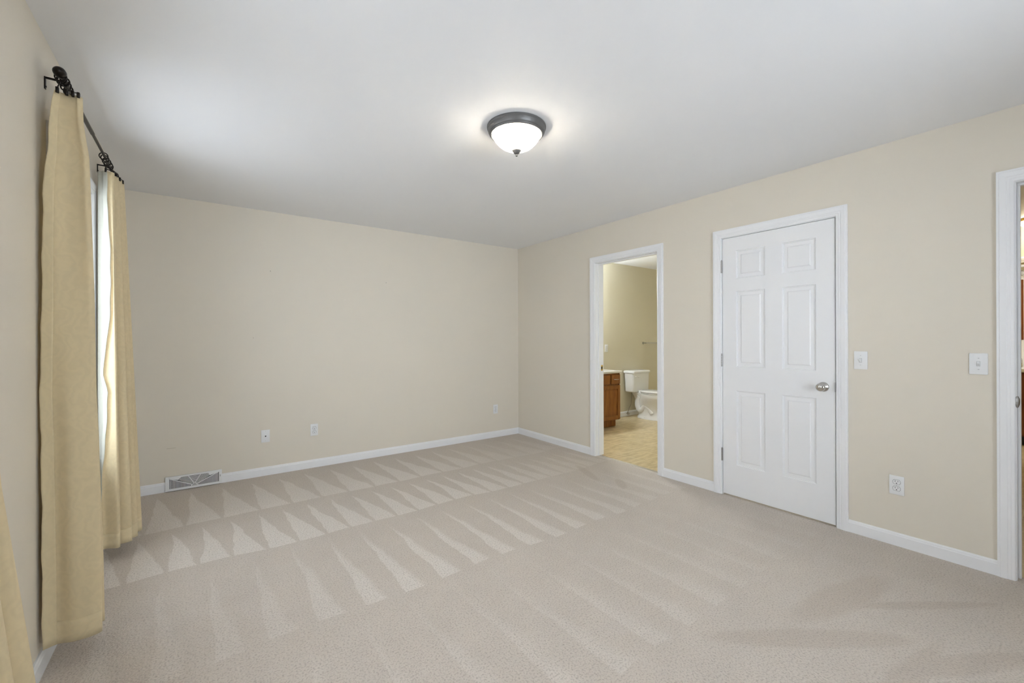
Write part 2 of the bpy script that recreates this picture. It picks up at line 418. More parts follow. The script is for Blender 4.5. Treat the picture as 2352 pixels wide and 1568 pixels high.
# ------------------------------------------------------------------ casings and jambs
CP = [(0.004, 0), (0.004, 0.008), (0.008, 0.011), (0.018, 0.011), (0.021, 0.013), (0.030, 0.013), (0.033, 0.015), (0.052, 0.0175),
      (0.056, 0.0175), (0.058, 0.0155), (0.067, 0.0155), (0.067, 0)]            # (away from the opening, out of the wall)
def casing_mesh(mb, y0, y1, ztop, place, zbot=0.0, bottom=False):
    rings = []
    if bottom:
        path = [(y0, zbot, -1, -1), (y0, ztop, -1, 1), (y1, ztop, 1, 1), (y1, zbot, 1, -1), (y0, zbot, -1, -1)]
    else:
        path = [(y0, zbot, -1, 0), (y0, ztop, -1, 1), (y1, ztop, 1, 1), (y1, zbot, 1, 0)]
    for (y, z, dy, dz) in path:
        rings.append([place(y+dy*a, z+dz*a, o) for a, o in CP])
    mb.loft(rings, cap=not bottom)
def doorway(n, op, label, both=True, stop=True):
    y0, y1, zt = op
    t = empty('trim_%d' % n, (XR, (y0+y1)/2, 0)); struct(t, label, 'door frame')
    inv = Matrix.Translation((-XR, -(y0+y1)/2, 0))
    def put(mb, name, mat=M_trim, par=None, smooth=None):
        bmesh.ops.transform(mb.bm, matrix=inv, verts=mb.bm.verts); return mb.build(name, mat, par or t, smooth)
    mb = MB(); casing_mesh(mb, y0, y1, zt, lambda y, z, o: (XR-o, y, z)); put(mb, 'casing')
    if both:
        mb = MB(); casing_mesh(mb, y0, y1, zt, lambda y, z, o: (XR+WT+o, y, z)); put(mb, 'casing')
    j = MB(); j.box(XR, XR+WT, y0-.02, y0, 0, zt+.02); j.box(XR, XR+WT, y1, y1+.02, 0, zt+.02); j.box(XR, XR+WT, y0, y1, zt, zt+.02)
    put(j, 'jamb')
    if stop:
        s = MB(); a, b2 = stop
        s.box(a, b2, y0, y0+.011, 0, zt-.011, .002, 1); s.box(a, b2, y1-.011, y1, 0, zt-.011, .002, 1); s.box(a, b2, y0, y1, zt-.011, zt, .002, 1)
        put(s, 'door_stop')
    return t, put
t2, put2 = doorway(1, DB, 'white casing around the open bathroom doorway', stop=(XR+0.040, XR+0.075))
# brass strike on the far jamb of the bathroom doorway
put2(MB().box(XR+.080, XR+.112, DB[1]-.0018, DB[1]+.002, .906, .966, .001, 1), 'strike_plate', M_brass)
put2(MB().box(XR+.088, XR+.104, DB[1]-.0030, DB[1]+.001, .922, .950), 'latch_hole', M_slot)
t3, put3 = doorway(2, DC, 'white casing around the closed closet door', stop=(XR+0.0375, XR+0.072))
t4, put4 = doorway(3, DE, 'white casing of the entry doorway, cut by the picture edge', stop=(XR+0.040, XR+0.075))
put4(MB().box(XR+.004, XR+.018, DE[1]-.002, DE[1]+.002, .893, .950, .001, 1), 'strike_plate', M_hinge)
put4(MB().lathe([(.004, -.030), (.009, -.015), (.010, .0), (.009, .015), (.004, .028)], (XR+.003, DE[1]-.001, .921), seg=12), 'strike_lip', M_hinge)
# metal strip where carpet meets vinyl
tr = MB(); tr.prism([(-.014, -.001), (-.012, .003), (0, .006), (.012, .004), (.014, -.001)], lambda p: (XR+.056+p[0], DB[0], p[1]), lambda p: (XR+.056+p[0], DB[1], p[1]))
struct(tr.build('trim_4', M_nickel), 'metal carpet strip across the bathroom threshold', 'threshold')
hc = MB(); casing_mesh(hc, 0.02, 0.80, 2.03, lambda y, z, o: (HX-o*1.4, y, z))
struct(hc.build('trim_5', M_trim), 'white door head across the hall under yellow wall', 'door frame')

# ------------------------------------------------------------------ closet door (six panels)
d1 = empty('door_1', (XR, DC[1], 0)); struct(d1, 'closed white six-panel closet door with round nickel knob', 'door')
def door_slab(y0, y1, z0, z1, xf, th, cols, rows):
    mb = MB(); bm = mb.bm
    ys = sorted({y0, y1, *[c for p in cols for c in p]}); zs = sorted({z0, z1, *[c for p in rows for c in p]})
    def ispanel(a, c): return any(p[0]-1e-6 <= a[0] and a[1] <= p[1]+1e-6 for p in cols) and any(p[0]-1e-6 <= c[0] and c[1] <= p[1]+1e-6 for p in rows)
    for a in zip(ys, ys[1:]):
        for c in zip(zs, zs[1:]):
            if not ispanel(a, c):
                mb.quad([(xf, a[0], c[0]), (xf, a[1], c[0]), (xf, a[1], c[1]), (xf, a[0], c[1])])
    for a in cols:
        for c in rows:
            rings = []
            for ins, dep in ((0, 0), (.0035, .0045), (.0075, .0045), (.0095, .009), (.033, .0078), (.0395, .0030)):
                rings.append([(xf+dep, a[0]+ins, c[0]+ins), (xf+dep, a[1]-ins, c[0]+ins), (xf+dep, a[1]-ins, c[1]-ins), (xf+dep, a[0]+ins, c[1]-ins)])
            for r, q in zip(rings, rings[1:]):
                for k in range(4):
                    mb.quad([r[k], r[(k+1) % 4], q[(k+1) % 4], q[k]])
            mb.quad(rings[-1])
    xb = xf+th
    mb.quad([(xf, y0, z0), (xb, y0, z0), (xb, y0, z1), (xf, y0, z1)]); mb.quad([(xf, y1, z0), (xb, y1, z0), (xb, y1, z1), (xf, y1, z1)])
    mb.quad([(xf, y0, z0), (xb, y0, z0), (xb, y1, z0), (xf, y1, z0)]); mb.quad([(xf, y0, z1), (xb, y0, z1), (xb, y1, z1), (xf, y1, z1)])
    mb.quad([(xb, y0, z0), (xb, y1, z0), (xb, y1, z1), (xb, y0, z1)])
    bmesh.ops.remove_doubles(bm, verts=bm.verts, dist=1e-5)
    return mb
sl = door_slab(-.7555, -.0035, 0.012, 2.0465, 0.001, 0.035,
               [(1.124-DC[1], 1.334-DC[1]), (1.449-DC[1], 1.661-DC[1])], [(.253, .840), (1.027, 1.619), (1.719, 1.938)])
sl.build('door_panel', M_door, d1)
for hz in (1.825, 1.074, 0.319):
    h = MB()
    for k in range(5):
        h.cyl((-.006, .0005, hz-.049+k*.0198), (-.006, .0005, hz-.049+k*.0198+.0188), .0062, 14)
    h.lathe([(.0035, 0), (.004, .003), (.001, .006)], (-.006, .0005, hz+.050), seg=12)
    hg = h.build('hinge', M_hinge, d1, 40)
    MB().box(.0005, .032, -.0030, -.0006, hz-.049, hz+.049).build('hinge_leaf', M_hinge, hg)
kn = MB(); KY, KZ = 1.082-DC[1], 0.922
kn.lathe([(.0325, 0), (.0325, .003), (.029, .008), (.018, .012), (.0125, .018), (.0115, .026), (.013, .031), (.020, .036), (.0255, .043), (.0275, .051), (.0265, .058), (.021, .064), (.012, .0675), (.004, .0685)],
         (0.001, KY, KZ), (-1, 0, 0), 48)
tag(kn.build('knob', M_nickel, d1, 50), 'round satin nickel knob')
MB().box(-.0125, -.002, -.7600, -.7555, KZ-.027, KZ+.035, .002, 1).build('strike_lip', M_hinge, d1)

# ------------------------------------------------------------------ windows
def window(n, op, place, label):
    """op = (a0,a1,z0,z1) along the wall; place(a, d, z): d>0 into the room, d<0 outward"""
    a0, a1, z0, z1 = op
    t = empty('window_%d' % n); struct(t, label, 'window')
    def bx(mb, a, c, d0, d1, e, f, bev=0.0):
        p, q = place(a, d0, e), place(c, d1, f)
        mb.box(min(p[0], q[0]), max(p[0], q[0]), min(p[1], q[1]), max(p[1], q[1]), e, f, bev, 1)
    mb = MB(); casing_mesh(mb, a0, a1, z1, lambda a, z, o: place(a, o, z), zbot=z0); mb.build('casing', M_trim, t)
    s = MB(); bx(s, a0-.085, a1+.085, -.06, .022, z0-.022, z0, .003); s.build('window_sill', M_trim, t)
    s = MB(); bx(s, a0-.065, a1+.065, 0, .014, z0-.085, z0-.022, .002); s.build('apron', M_trim, t)
    fr = MB()
    for (a, c) in ((a0, a0+.02), (a1-.02, a1)): bx(fr, a, c, -.155, 0, z0, z1)
    bx(fr, a0, a1, -.155, 0, z1-.02, z1); bx(fr, a0, a1, -.155, -.03, z0, z0+.02); fr.build('window_frame', M_vinyl, t)
    zm = (z0+z1)/2; nb = max(1, round((a1-a0)/.9)); wd = (a1-a0-.04)/nb
    for k in range(nb):
        for (e, f, d) in ((z0+.02, zm+.02, -.075), (zm-.02, z1-.02, -.115)):
            sa = MB(); l, r = a0+.02+k*wd, a0+.02+(k+1)*wd
            bx(sa, l, l+.04, d-.03, d, e, f); bx(sa, r-.04, r, d-.03, d, e, f); bx(sa, l, r, d-.03, d, e, e+.045); bx(sa, l, r, d-.03, d, f-.04, f)
            so = sa.build('sash', M_vinyl, t)
            gp = MB(); bx(gp, l+.04, r-.04, d-.018, d-.014, e+.045, f-.04); gp.build('pane', M_glass, so)
    return t
window(1, W1, lambda a, d, z: (XL+d, a, z), 'white window between the two gold curtains, mostly hidden')
window(2, W2, lambda a, d, z: (XL+d, a, z), 'unseen white window added for daylight beside the viewer, left of the picture')  # never in view, added to bring in side light
window(3, W3, lambda a, d, z: (a, YR+d, z), 'unseen wide white window behind the viewer, added to light the room')  # never in view, added to light the room from behind the camera

# ------------------------------------------------------------------ curtains
def cat(pts, n):                       # Catmull-Rom through 2D/3D points
    P = [Vector(p) for p in pts]; P = [2*P[0]-P[1]]+P+[2*P[-1]-P[-2]]; out = []
    m = len(P)-3
    for i in range(n):
        t = i/(n-1)*m; k = min(int(t), m-1); f = t-k
        a, b2, c, d = P[k:k+4]
        out.append(0.5*((2*b2)+(c-a)*f+(2*a-5*b2+4*c-d)*f*f+(3*b2-a-3*c+d)*f**3))
    return out
def interp(tab, z):
    tab = sorted(tab)
    if z <= tab[0][0]: return tab[0][1]
    for (z0, v0), (z1, v1) in zip(tab, tab[1:]):
        if z <= z1: return v0+(v1-v0)*(z-z0)/(z1-z0)
    return tab[-1][1]
def fabric(name, rows, mat, parent, th=0.0018):
    o = MB().sheet(rows).build(name, mat, parent, 180)
    md = o.modifiers.new('thickness', 'SOLIDIFY'); md.thickness = th; md.offset = 0
    return o
RODX, RODZ = -0.443, 2.280
def rings_for(parent, ys, ztop, xs, cys):
    for k, y in enumerate(ys):
        tilt = random.uniform(-.7, .7); R_ = .0185
        c = Vector((RODX, y, RODZ-.009))
        pts = [c+Vector((R_*math.cos(a)*math.cos(tilt), R_*math.cos(a)*math.sin(tilt), R_*math.sin(a))) for a in [2*PI*i/28 for i in range(28)]]
        r = MB().tube(pts, .0026, 8, True).build('curtain_ring', M_bronze, parent, 60)
        x, cy = xs[k], cys[k]
        cl = MB().box(x-.0045, x+.0045, cy-.007, cy+.007, ztop-.008, ztop+.014, .0015, 1)
        cl.tube(cat([(RODX, y, RODZ-.009-R_), ((RODX+x)/2, (y+cy)/2, (RODZ-.028+ztop+.012)/2), (x, cy, ztop+.012)], 8), .0022, 8)
        cl.build('ring_clip', M_bronze, r, 60)

ZT, ZH = 2.196, 0.098
c1 = empty('curtain', (0, 0, 0), label='gold damask curtain hanging nearest on the bronze rod, broad flat face towards the viewer', cat='curtain', group='gold curtains on the left wall')
Ltab = [(.098, -.4855), (.407, -.4865), (.65, -.4865), (.81, -.488), (.98, -.490), (1.06, -.4905), (1.14, -.490), (1.30, -.4865), (1.55, -.484), (1.71, -.4825), (1.82, -.481), (1.887, -.477), (1.97, -.470), (2.056, -.466), (2.12, -.461), (2.2, -.451)]
Rtab = [(.098, -.327), (.357, -.328), (.53, -.331), (.70, -.334), (.875, -.336), (1.05, -.342), (1.37, -.346), (1.63, -.352), (1.83, -.357), (1.97, -.361), (2.03, -.369), (2.10, -.377), (2.2, -.379)]
NZ = 64
def c1_row(z, n=150, off=0.0):
    L_, R_ = interp(Ltab, z), interp(Rtab, z); w_ = R_-L_; y = 2.312+off
    k = 1-(z-ZH)/(ZT-ZH)
    wav = .0022*math.sin(z*23)+.0014*math.sin(z*51+1)
    pts = [(L_+wav*.6, y-.002), (L_+.25*w_, y+.003), (L_+.5*w_, y-.004-.006*math.sin(z*2.6)), (L_+.75*w_, y-.003+.005*math.sin(z*3.1+1)), (R_-.010, y+.002), (R_, y+.016),
           (R_-.030, y+.032), (L_+.40*w_, y+.040), (L_+.25*w_, y+.060), (L_+.6*w_, y+.075), (R_*1.040-.014*(1-k), y+.086), (R_*1.040-.014*(1-k)+.004*k, y+.100), (L_+.5*w_, y+.112), (L_+.28*w_, y+.130),
           (L_+.5*w_, y+.150), (R_*1.07-.020*(1-k), y+.165), (R_*1.075-.020*(1-k), y+.180), (L_+.5*w_, y+.196), (L_+.2*w_, y+.215)]
    pts = [(a, b2+(.010*math.sin(z*2.4+(a-L_)/w_*4.2+.6) if i in (1, 2, 3) else 0)) for i, (a, b2) in enumerate(pts)]
    return [Vector((p.x, p.y, z)) for p in cat([(a, b2, 0) for a, b2 in pts], n)]
zs = [ZH+(ZT-ZH)*i/(NZ-1) for i in range(NZ)]
fabric('fabric_panel', [c1_row(z) for z in zs], M_curtain, c1)
def strip(row, u0, u1, n, off):
    return [Vector((interp2(row, u0+(u1-u0)*i/(n-1)))+Vector((0, -off, 0))) for i in range(n)]
def interp2(row, u):
    t = u*(len(row)-1); k = min(int(t), len(row)-2); f = t-k
    return row[k]*(1-f)+row[k+1]*f
fabric('side_hem', [strip(c1_row(z), 0.0, 0.050, 8, .0017) for z in zs], M_hem, c1, .0012)
fabric('bottom_hem', [strip(c1_row(z), 0.0, 0.27, 50, .0016) for z in [ZH, ZH+.03, ZH+.06, ZH+.085]], M_curtain, c1, .0010)
rings_for(c1, [2.352, 2.372, 2.392, 2.432, 2.47], ZT, [-.444, -.420, -.403, -.388, -.40], [2.312, 2.314, 2.314, 2.318, 2.41])

c2 = empty('curtain', (0, 0, 0), label='pleated gold curtain farthest along the rod, white lining showing beside the window', cat='curtain', group='gold curtains on the left wall')
E2 = [(.08, -.457), (.456, -.457), (.527, -.452), (.743, -.437), (.961, -.430), (1.05, -.449), (1.205, -.440), (1.297, -.427), (1.412, -.420), (1.55, -.418), (1.693, -.418), (1.84, -.421), (1.935, -.428), (2.13, -.431), (2.2, -.432)]
W2e = [(.08, -.470), (.53, -.474), (.72, -.474), (.965, -.477), (2.17, -.4745), (2.2, -.475)]
def c2_rows(z, dx=0.0, dy=0.0):
    k = (z-.085)/(2.2-.085)
    lp = lambda a, b2: (1-k)*a+k*b2
    e = interp(E2, z)
    wav = .0016*math.sin(z*33)
    W_ = (interp(W2e, z), 3.290); E_ = (e+wav, 3.250)
    lin_ = [(W_[0]+dx, W_[1]+dy), ((W_[0]*.55+E_[0]*.45)+dx, 3.278+dy), ((W_[0]*.4+E_[0]*.6)+dx, 3.262+dy), (E_[0]+dx, E_[1]+dy)]
    fx = [(e+wav, 3.253), (lp(e+.018, e+.006), 3.262), (lp(-.389, -.412), lp(3.235, 3.262)), (lp(-.383, -.407), lp(3.262, 3.285)), (lp(-.424, -.446), lp(3.290, 3.315)), (lp(-.372, -.418), lp(3.290, 3.325)),
          (lp(-.344, -.402), lp(3.296, 3.340)), (lp(-.339, -.400), lp(3.312, 3.358)), (lp(-.392, -.446), lp(3.338, 3.372)), (lp(-.340, -.405), lp(3.348, 3.386)), (lp(-.323, -.393), lp(3.358, 3.396)), (lp(-.322, -.391), lp(3.378, 3.408)),
          (lp(-.385, -.440), lp(3.408, 3.424)), (lp(-.330, -.400), lp(3.430, 3.436)), (lp(-.310, -.387), lp(3.448, 3.446)), (lp(-.310, -.386), lp(3.470, 3.456)), (lp(-.36, -.42), lp(3.50, 3.475))]
    return ([Vector((p.x, p.y, z)) for p in cat([(a, b2, 0) for a, b2 in lin_], 16)],
            [Vector((p.x, p.y, z)) for p in cat([(a+dx, b2+dy, 0) for a, b2 in fx], 130)])
zs2 = [.085+(2.198-.085)*i/(NZ-1) for i in range(NZ)]
r2 = [c2_rows(z) for z in zs2]
fabric('fabric_panel', [r[1] for r in r2], M_curtain, c2)
tag(fabric('lining', [r[0] for r in r2], M_lining, c2), 'white lining turned to the window')
fabric('bottom_hem', [strip(c2_rows(z)[1], 0.0, 0.98, 120, .0022) for z in [.085, .115, .145, .165]], M_hem, c2, .0012)
rings_for(c2, [3.232, 3.272, 3.325, 3.375, 3.415], 2.198, [-.437, -.410, -.405, -.395, -.388], [3.256, 3.285, 3.345, 3.395, 3.445])

c3 = empty('curtain', (0, 0, 0), label='gold curtain flaring in at the lower left corner, cut by the picture edge', cat='curtain', group='gold curtains on the left wall')
DX3 = lambda z: -.062*min(1, max(0, (z-.05)/.85))-.012
r3 = [c2_rows(z, DX3(z), -1.850) for z in zs2]
for a, c in r3:
    for v in a+c: v.x = max(v.x, XL+.012)
fabric('fabric_panel', [r[1] for r in r3], M_curtain, c3)
tag(fabric('lining', [r[0] for r in r3], M_lining, c3), 'white lining turned to the window')
rings_for(c3, [1.40, 1.43, 1.475, 1.525, 1.565], 2.198, [-.485, -.475, -.47, -.465, -.46], [1.405, 1.435, 1.495, 1.545, 1.595])

# ------------------------------------------------------------------ curtain rods
def curtain_rod(ya, yb, yba, ybb, label):
    t = empty('curtain_rod', (RODX, ya, RODZ), label=label, cat='curtain rod', group='bronze curtain rods')
    o = lambda y: (0, y-ya, 0)
    MB().cyl(o(ya), o((ya+yb)/2-.03), .0085, 20).build('rod_sleeve', M_rod, t, 40)
    MB().cyl(o((ya+yb)/2-.05), o(yb), .0065, 20).build('rod', M_rod, t, 40)
    FP = [(.009, 0), (.009, .010), (.0115, .012), (.0115, .017), (.0095, .019), (.0085, .034), (.0095, .040), (.0125, .043), (.0170, .052), (.0195, .064), (.0190, .076), (.0140, .087), (.007, .093), (.001, .0945)]
    MB().lathe(FP, o(ya), (0, -1, 0), 32).build('finial', M_bronze, t, 60)
    MB().lathe(FP, o(yb), (0, 1, 0), 32).build('finial', M_bronze, t, 60)
    for y in (yba, ybb):
        yy = y-ya; wx = XL-RODX
        b_ = MB().box(wx, wx+.004, yy-.007, yy+.007, -.044, .004, .001, 1)
        b_.box(wx, -.007, yy-.005, yy+.005, -.002, .004, .001, 1)
        b_.tube([(.010*math.cos(a), yy, -.0005+.0105*math.sin(a)) for a in [PI+PI*i/10 for i in range(11)]], .0022, 8)
        br = b_.build('bracket', M_bronze, t, 40)
        MB().lathe([(.004, 0), (.003, .002)], (wx+.004, yy, -.034), (1, 0, 0), 12).build('screw', M_bronze, br)
    return t
curtain_rod(2.408, 3.535, 2.420, 3.445, 'dark bronze rod with ball finial between both gold curtains')
curtain_rod(0.50, 1.655, 0.60, 1.58, 'dark bronze rod above the lower-left curtain, outside the picture')

# ------------------------------------------------------------------ ceiling light
LC = (1.427, 1.912, CZ)
cl = empty('ceiling_light', LC, label='flush ceiling light with pewter ring and glowing frosted bowl', cat='ceiling light')
MB().lathe([(.148, 0), (.162, 0), (.1655, -.003), (.1655, -.009), (.163, -.012), (.161, -.014), (.159, -.027), (.154, -.037), (.152, -.039), (.1505, -.0395), (.147, -.046), (.144, -.048), (.139, -.047), (.137, -.038), (.148, -.008)],
           (0, 0, 0), seg=96, cap=False).build('metal_ring', M_pewter, cl, 30)
MB().lathe([(.145, -.005), (.02, -.006)], (0, 0, 0), seg=48, cap=True).build('back_pan', M_plate, cl)
bowl = [(.139, -.036), (.136, -.046), (.130, -.058), (.122, -.071), (.112, -.084), (.100, -.096), (.085, -.108), (.068, -.117), (.050, -.124), (.030, -.129), (.012, -.131)]
gb = MB().lathe(bowl, (0, 0, 0), seg=96, cap=False).build('glass_bowl', M_bowl, cl, 180)
fin = MB().lathe([(.0235, -.126), (.0255, -.130), (.0245, -.136), (.020, -.139), (.0185, -.144), (.013, -.149), (.006, -.152), (.004, -.154), (.0062, -.157), (.0068, -.160), (.005, -.164), (.001, -.166)], (0, 0, 0), seg=32)
fin.build('finial', M_pewter, cl, 50)
for (bx_, by_) in ((-.055, .035), (.055, -.035)):
    d = bpy.data.lights.new('lamp_bulb', 'POINT'); d.energy = 9.5; d.color = (1.0, .985, .955); d.shadow_soft_size = .028
    o = bpy.data.objects.new('lamp_bulb', d); C.objects.link(o); o.parent = cl; o.location = (bx_, by_, -.060)

# ------------------------------------------------------------------ wall plates
def plate(kind, name, loc, rotz, label, cat, group):
    """built facing -Y (local), then turned"""
    t = empty(name, loc, (0, 0, rotz), label=label, cat=cat, group=group)
    W, H = .0345, .057
    pm = MB().box(-W, W, -.0055, 0, -H, H, .003, 2); pm.build('cover_plate', M_plate, t, 40)
    def screw(z):
        s = MB().lathe([(.0034, 0), (.0030, .0012)], (0, -.0055, z), (0, -1, 0), 14); so = s.build('screw', M_plate, t, 40)
        MB().box(-.0026, .0026, -.0069, -.0064, z-.0005, z+.0005).build('screw_slot', M_slot, so)
    if kind == 'outlet':
        for s in (.0195, -.0195):
            poly = []
            for i in range(40):
                a = 2*PI*i/40; x, z = .0172*math.cos(a), .0172*math.sin(a); poly.append((x, max(-.0135, min(.0135, z))))
            fm = MB().prism(poly, lambda p: (p[0], -.0050, p[1]+s), lambda p: (p[0], -.0072, p[1]+s)); fo = fm.build('receptacle', M_plate, t, 40)
            rim = MB().tube([(p[0]*1.05, -.0055, p[1]*1.06+s) for p in poly], .0006, 6, True); rim.build('shadow_gap', M_slot, fo)
            k = MB().box(-.0075, -.0053, -.0075, -.0070, s+.001, s+.0095); k.box(.0053, .0075, -.0075, -.0070, s+.002, s+.0085)
            k.lathe([(.0028, 0), (.0028, .0005)], (0, -.0070, s-.0068), (0, -1, 0), 14); k.build('socket_slots', M_slot, fo)
        screw(0)
    elif kind == 'phone':
        MB().box(-.006, .006, -.0062, -.005, -.004, .004).build('jack_opening', M_slot, t)
        MB().box(-.0025, .0025, -.0064, -.005, -.0075, -.004).build('jack_notch', M_slot, t)
        screw(.042); screw(-.042)
    else:
        MB().box(-.0056, .0056, -.0066, -.005, -.0125, .0125, .0006, 1).build('switch_bezel', M_plate, t)
        MB().box(-.0064, .0064, -.0060, -.005, -.0134, .0134).build('shadow_gap', M_gap, t)
        up = 1 if kind == 'switch_up' else -1
        tg = MB().prism([(-.010, 0), (.010, 0), (.010*up+.001, -.011), (.004*up-.001, -.011)] if up > 0 else [(-.010, 0), (.010, 0), (-.004+.001, -.011), (-.011, -.011)],
                        lambda p: (-.0042, -.0066+p[1], p[0]), lambda p: (.0042, -.0066+p[1], p[0]))
        tg.build('toggle', M_plate, t)
        screw(.0302); screw(-.0302)
    return t
RW = -PI/2          # faces -X on the right wall (local -Y -> -X)
plate('phone', 'phone_jack', (.4655, YB, .362), 0, 'white phone jack plate on the far wall above the vent', 'phone jack', None)
plate('outlet', 'power_outlet', (.8805, YB, .367), 0, 'white double outlet just right of the phone jack', 'power outlet', 'double power outlets')
plate('outlet', 'power_outlet', (3.018, YB, .357), 0, 'white double outlet on the far wall beside the room corner', 'power outlet', 'double power outlets')
plate('outlet', 'power_outlet', (XR, .7085, .3625), RW, 'white double outlet low between closet door and entry doorway', 'power outlet', 'double power outlets')
plate('switch_up', 'light_switch', (XR, .8795, 1.1085), RW, 'white toggle switch beside the closet door casing', 'light switch', 'toggle switches')
plate('switch_up', 'light_switch', (XR, .3725, 1.1095), RW, 'white toggle switch beside the entry doorway casing', 'light switch', 'toggle switches')
plate('outlet', 'power_outlet', (5.060, BY, 1.101), 0, 'white double outlet on the yellow wall above the vanity', 'power outlet', 'double power outlets')

# ------------------------------------------------------------------ floor register
vr = empty('floor_register', (-.0605, YB-.0135, .004), (math.radians(-5), 0, 0), label='white metal vent grille with sunburst slots against the far baseboard', cat='vent')
VW, VH = .385, .116
def uv(u, v, d): return ((u-.5)*VW, d, v*VH)
MB().box(-VW*.465, VW*.465, -.009, -.004, VH*.11, VH*.91).build('dark_duct', M_slot, vr)
fr = MB()
for (u0, u1, v0, v1) in ((0, .062, 0, 1), (.942, 1, 0, 1), (.062, .942, 0, .145), (.062, .942, .885, 1)):
    fr.box((u0-.5)*VW, (u1-.5)*VW, -.0140, -.003, v0*VH, v1*VH, .0006, 1)
def vpoly(poly): fr.prism(poly, lambda p: uv(p[0], p[1], -.0140), lambda p: uv(p[0], p[1], -.0095))
def mir(poly): return [(1.004-u, v) for u, v in poly]
corner = [(.062, .89), (.062, .855), (.22, .70), (.263, .89)]
vpoly(corner); vpoly(mir(corner))
def rib(a, c, wd=.0052):
    A, B = Vector((a[0]*VW, a[1]*VH)), Vector((c[0]*VW, c[1]*VH)); n = (B-A).orthogonal().normalized()*wd/2
    P = [A+n, B+n, B-n, A-n]; vpoly([(p.x/VW, p.y/VH) for p in P])
for a, c in (((.062, .87), (.46, .24)), ((.393, .90), (.485, .37)), ((.48, .38), (.524, .38)), ((.44, .13), (.49, .37))):
    rib(a, c); rib(*mir([a, c]))
def slats(poly, ang, pitch_, wd):
    P = [Vector((u*VW, v*VH)) for u, v in poly]; dr = Vector((math.cos(ang), math.sin(ang))); nn = Vector((-dr.y, dr.x))
    lo, hi = min(p.dot(nn) for p in P), max(p.dot(nn) for p in P); t = lo+pitch_*.8
    while t < hi:
        ks = []
        for p, q in zip(P, P[1:]+P[:1]):
            a, c = p.dot(nn)-t, q.dot(nn)-t
            if a*c < 0: ks.append((p+(q-p)*(a/(a-c))).dot(dr))
        if len(ks) >= 2:
            a = nn*t+dr*min(ks); c = nn*t+dr*max(ks); rib((a.x/VW, a.y/VH), (c.x/VW, c.y/VH), wd)
        t += pitch_
Lp = [(.062, .14), (.062, .86), (.46, .25), (.455, .14)]
slats(Lp, PI/2, .0090, .0045); slats(mir(Lp), PI/2, .0090, .0045)
Fp = [(.22, .70), (.263, .89), (.393, .89), (.48, .40), (.45, .26)]
slats(Fp, math.radians(42), .0072, .0034); slats(mir(Fp), math.radians(138), .0072, .0034)
slats([(.40, .89), (.604, .89), (.522, .40), (.482, .40)], 0, .0066, .0030)
slats([(.49, .36), (.514, .36), (.556, .14), (.448, .14)], 0, .0060, .0028)
fr.build('slotted_face', M_plate, vr)
lv = MB().box(.465*VW, .472*VW, -.0175, -.0135, .50*VH, .64*VH, .0005, 1); lv.build('damper_lever', M_pewter, vr)

# ------------------------------------------------------------------ marks on the walls
def mark(name, x, z, wx, hz, parent):
    MB().box(x, x+wx, YB-.0012, YB+.001, z, z+hz).build(name, M_slot if name == 'nail' else M_scuff, parent)
M_scuff = plain('grey_scuff', (0.50, 0.44, 0.34, 1), 0.8)
mark('nail', .506, 1.885, .005, .005, wb_o); mark('nail', 1.60, 1.858, .005, .005, wb_o)
mark('scuff_mark', -.245, .352, .060, .0025, wb_o); mark('scuff_mark', .37, 1.26, .003, .014, wb_o)

# ------------------------------------------------------------------ bathroom vanity
VX0, VX1, VY = 3.60, 4.815, 4.005
vn = empty('vanity_cabinet', (VX1, VY, 0), label='honey oak bathroom vanity cabinet left of the toilet', cat='cabinet')
def V(mb, name, mat=M_oak, par=None, smooth=None):
    bmesh.ops.transform(mb.bm, matrix=Matrix.Translation((-VX1, -VY, 0)), verts=mb.bm.verts); return mb.build(name, mat, par or vn, smooth)
V(MB().box(VX0, VX1, VY+.019, BY-.003, .10, .762), 'cabinet_body')
V(MB().box(VX0, VX1-.018, VY+.062, BY-.02, 0, .10), 'toe_kick')
ff = MB()
for (a, c, e, f) in ((VX0, VX1, .10, .128), (VX0, VX1, .582, .604), (VX0, VX1, .735, .762)): ff.box(a, c, VY+.001, VY+.02, e, f)
for x in (VX0, 4.19, VX1-.026): ff.box(x, x+.026, VY+.001, VY+.02, .10, .762)
V(ff, 'face_frame')
def panel_front(x0, x1, z0, z1, name, raised):
    mb = MB()
    if raised:
        s = .052
        for (a, c, e, f) in ((x0, x0+s, z0, z1), (x1-s, x1, z0, z1), (x0+s, x1-s, z0, z0+s), (x0+s, x1-s, z1-s, z1)):
            mb.box(a, c, VY-.018, VY+.001, e, f, .003, 1)
        mb.box(x0+s-.004, x1-s+.004, VY-.009, VY, z0+s-.004, z1-s+.004)
    else:
        mb.box(x0, x1, VY-.018, VY+.001, z0, z1, .005, 2)
    return V(mb, name)
def pull(x, z, par):
    hm = MB().tube([(x-.043, VY-.018, z), (x-.040, VY-.036, z), (x-.02, VY-.043, z), (x+.02, VY-.043, z), (x+.040, VY-.036, z), (x+.043, VY-.018, z)], [.0055, .005, .0045, .0045, .005, .0055], 10)
    V(hm, 'pull_handle', M_nickel, par, 60)
d_ = panel_front(4.622, 4.806, .610, .742, 'drawer', False); pull(4.712, .676, d_)
panel_front(4.205, 4.598, .610, .742, 'drawer', False)
panel_front(3.63, 4.180, .610, .742, 'drawer', False)
for (a, c) in ((4.405, 4.806), (4.205, 4.398), (3.63, 4.180)):
    dd = panel_front(a, c, .112, .590, 'cabinet_door', True)
ct = MB().box(VX0-.01, VX1+.030, VY-.025, BY-.001, .762, .792, .005, 2)
tag(V(ct, 'countertop', M_marble, None, 30), 'white marble countertop')
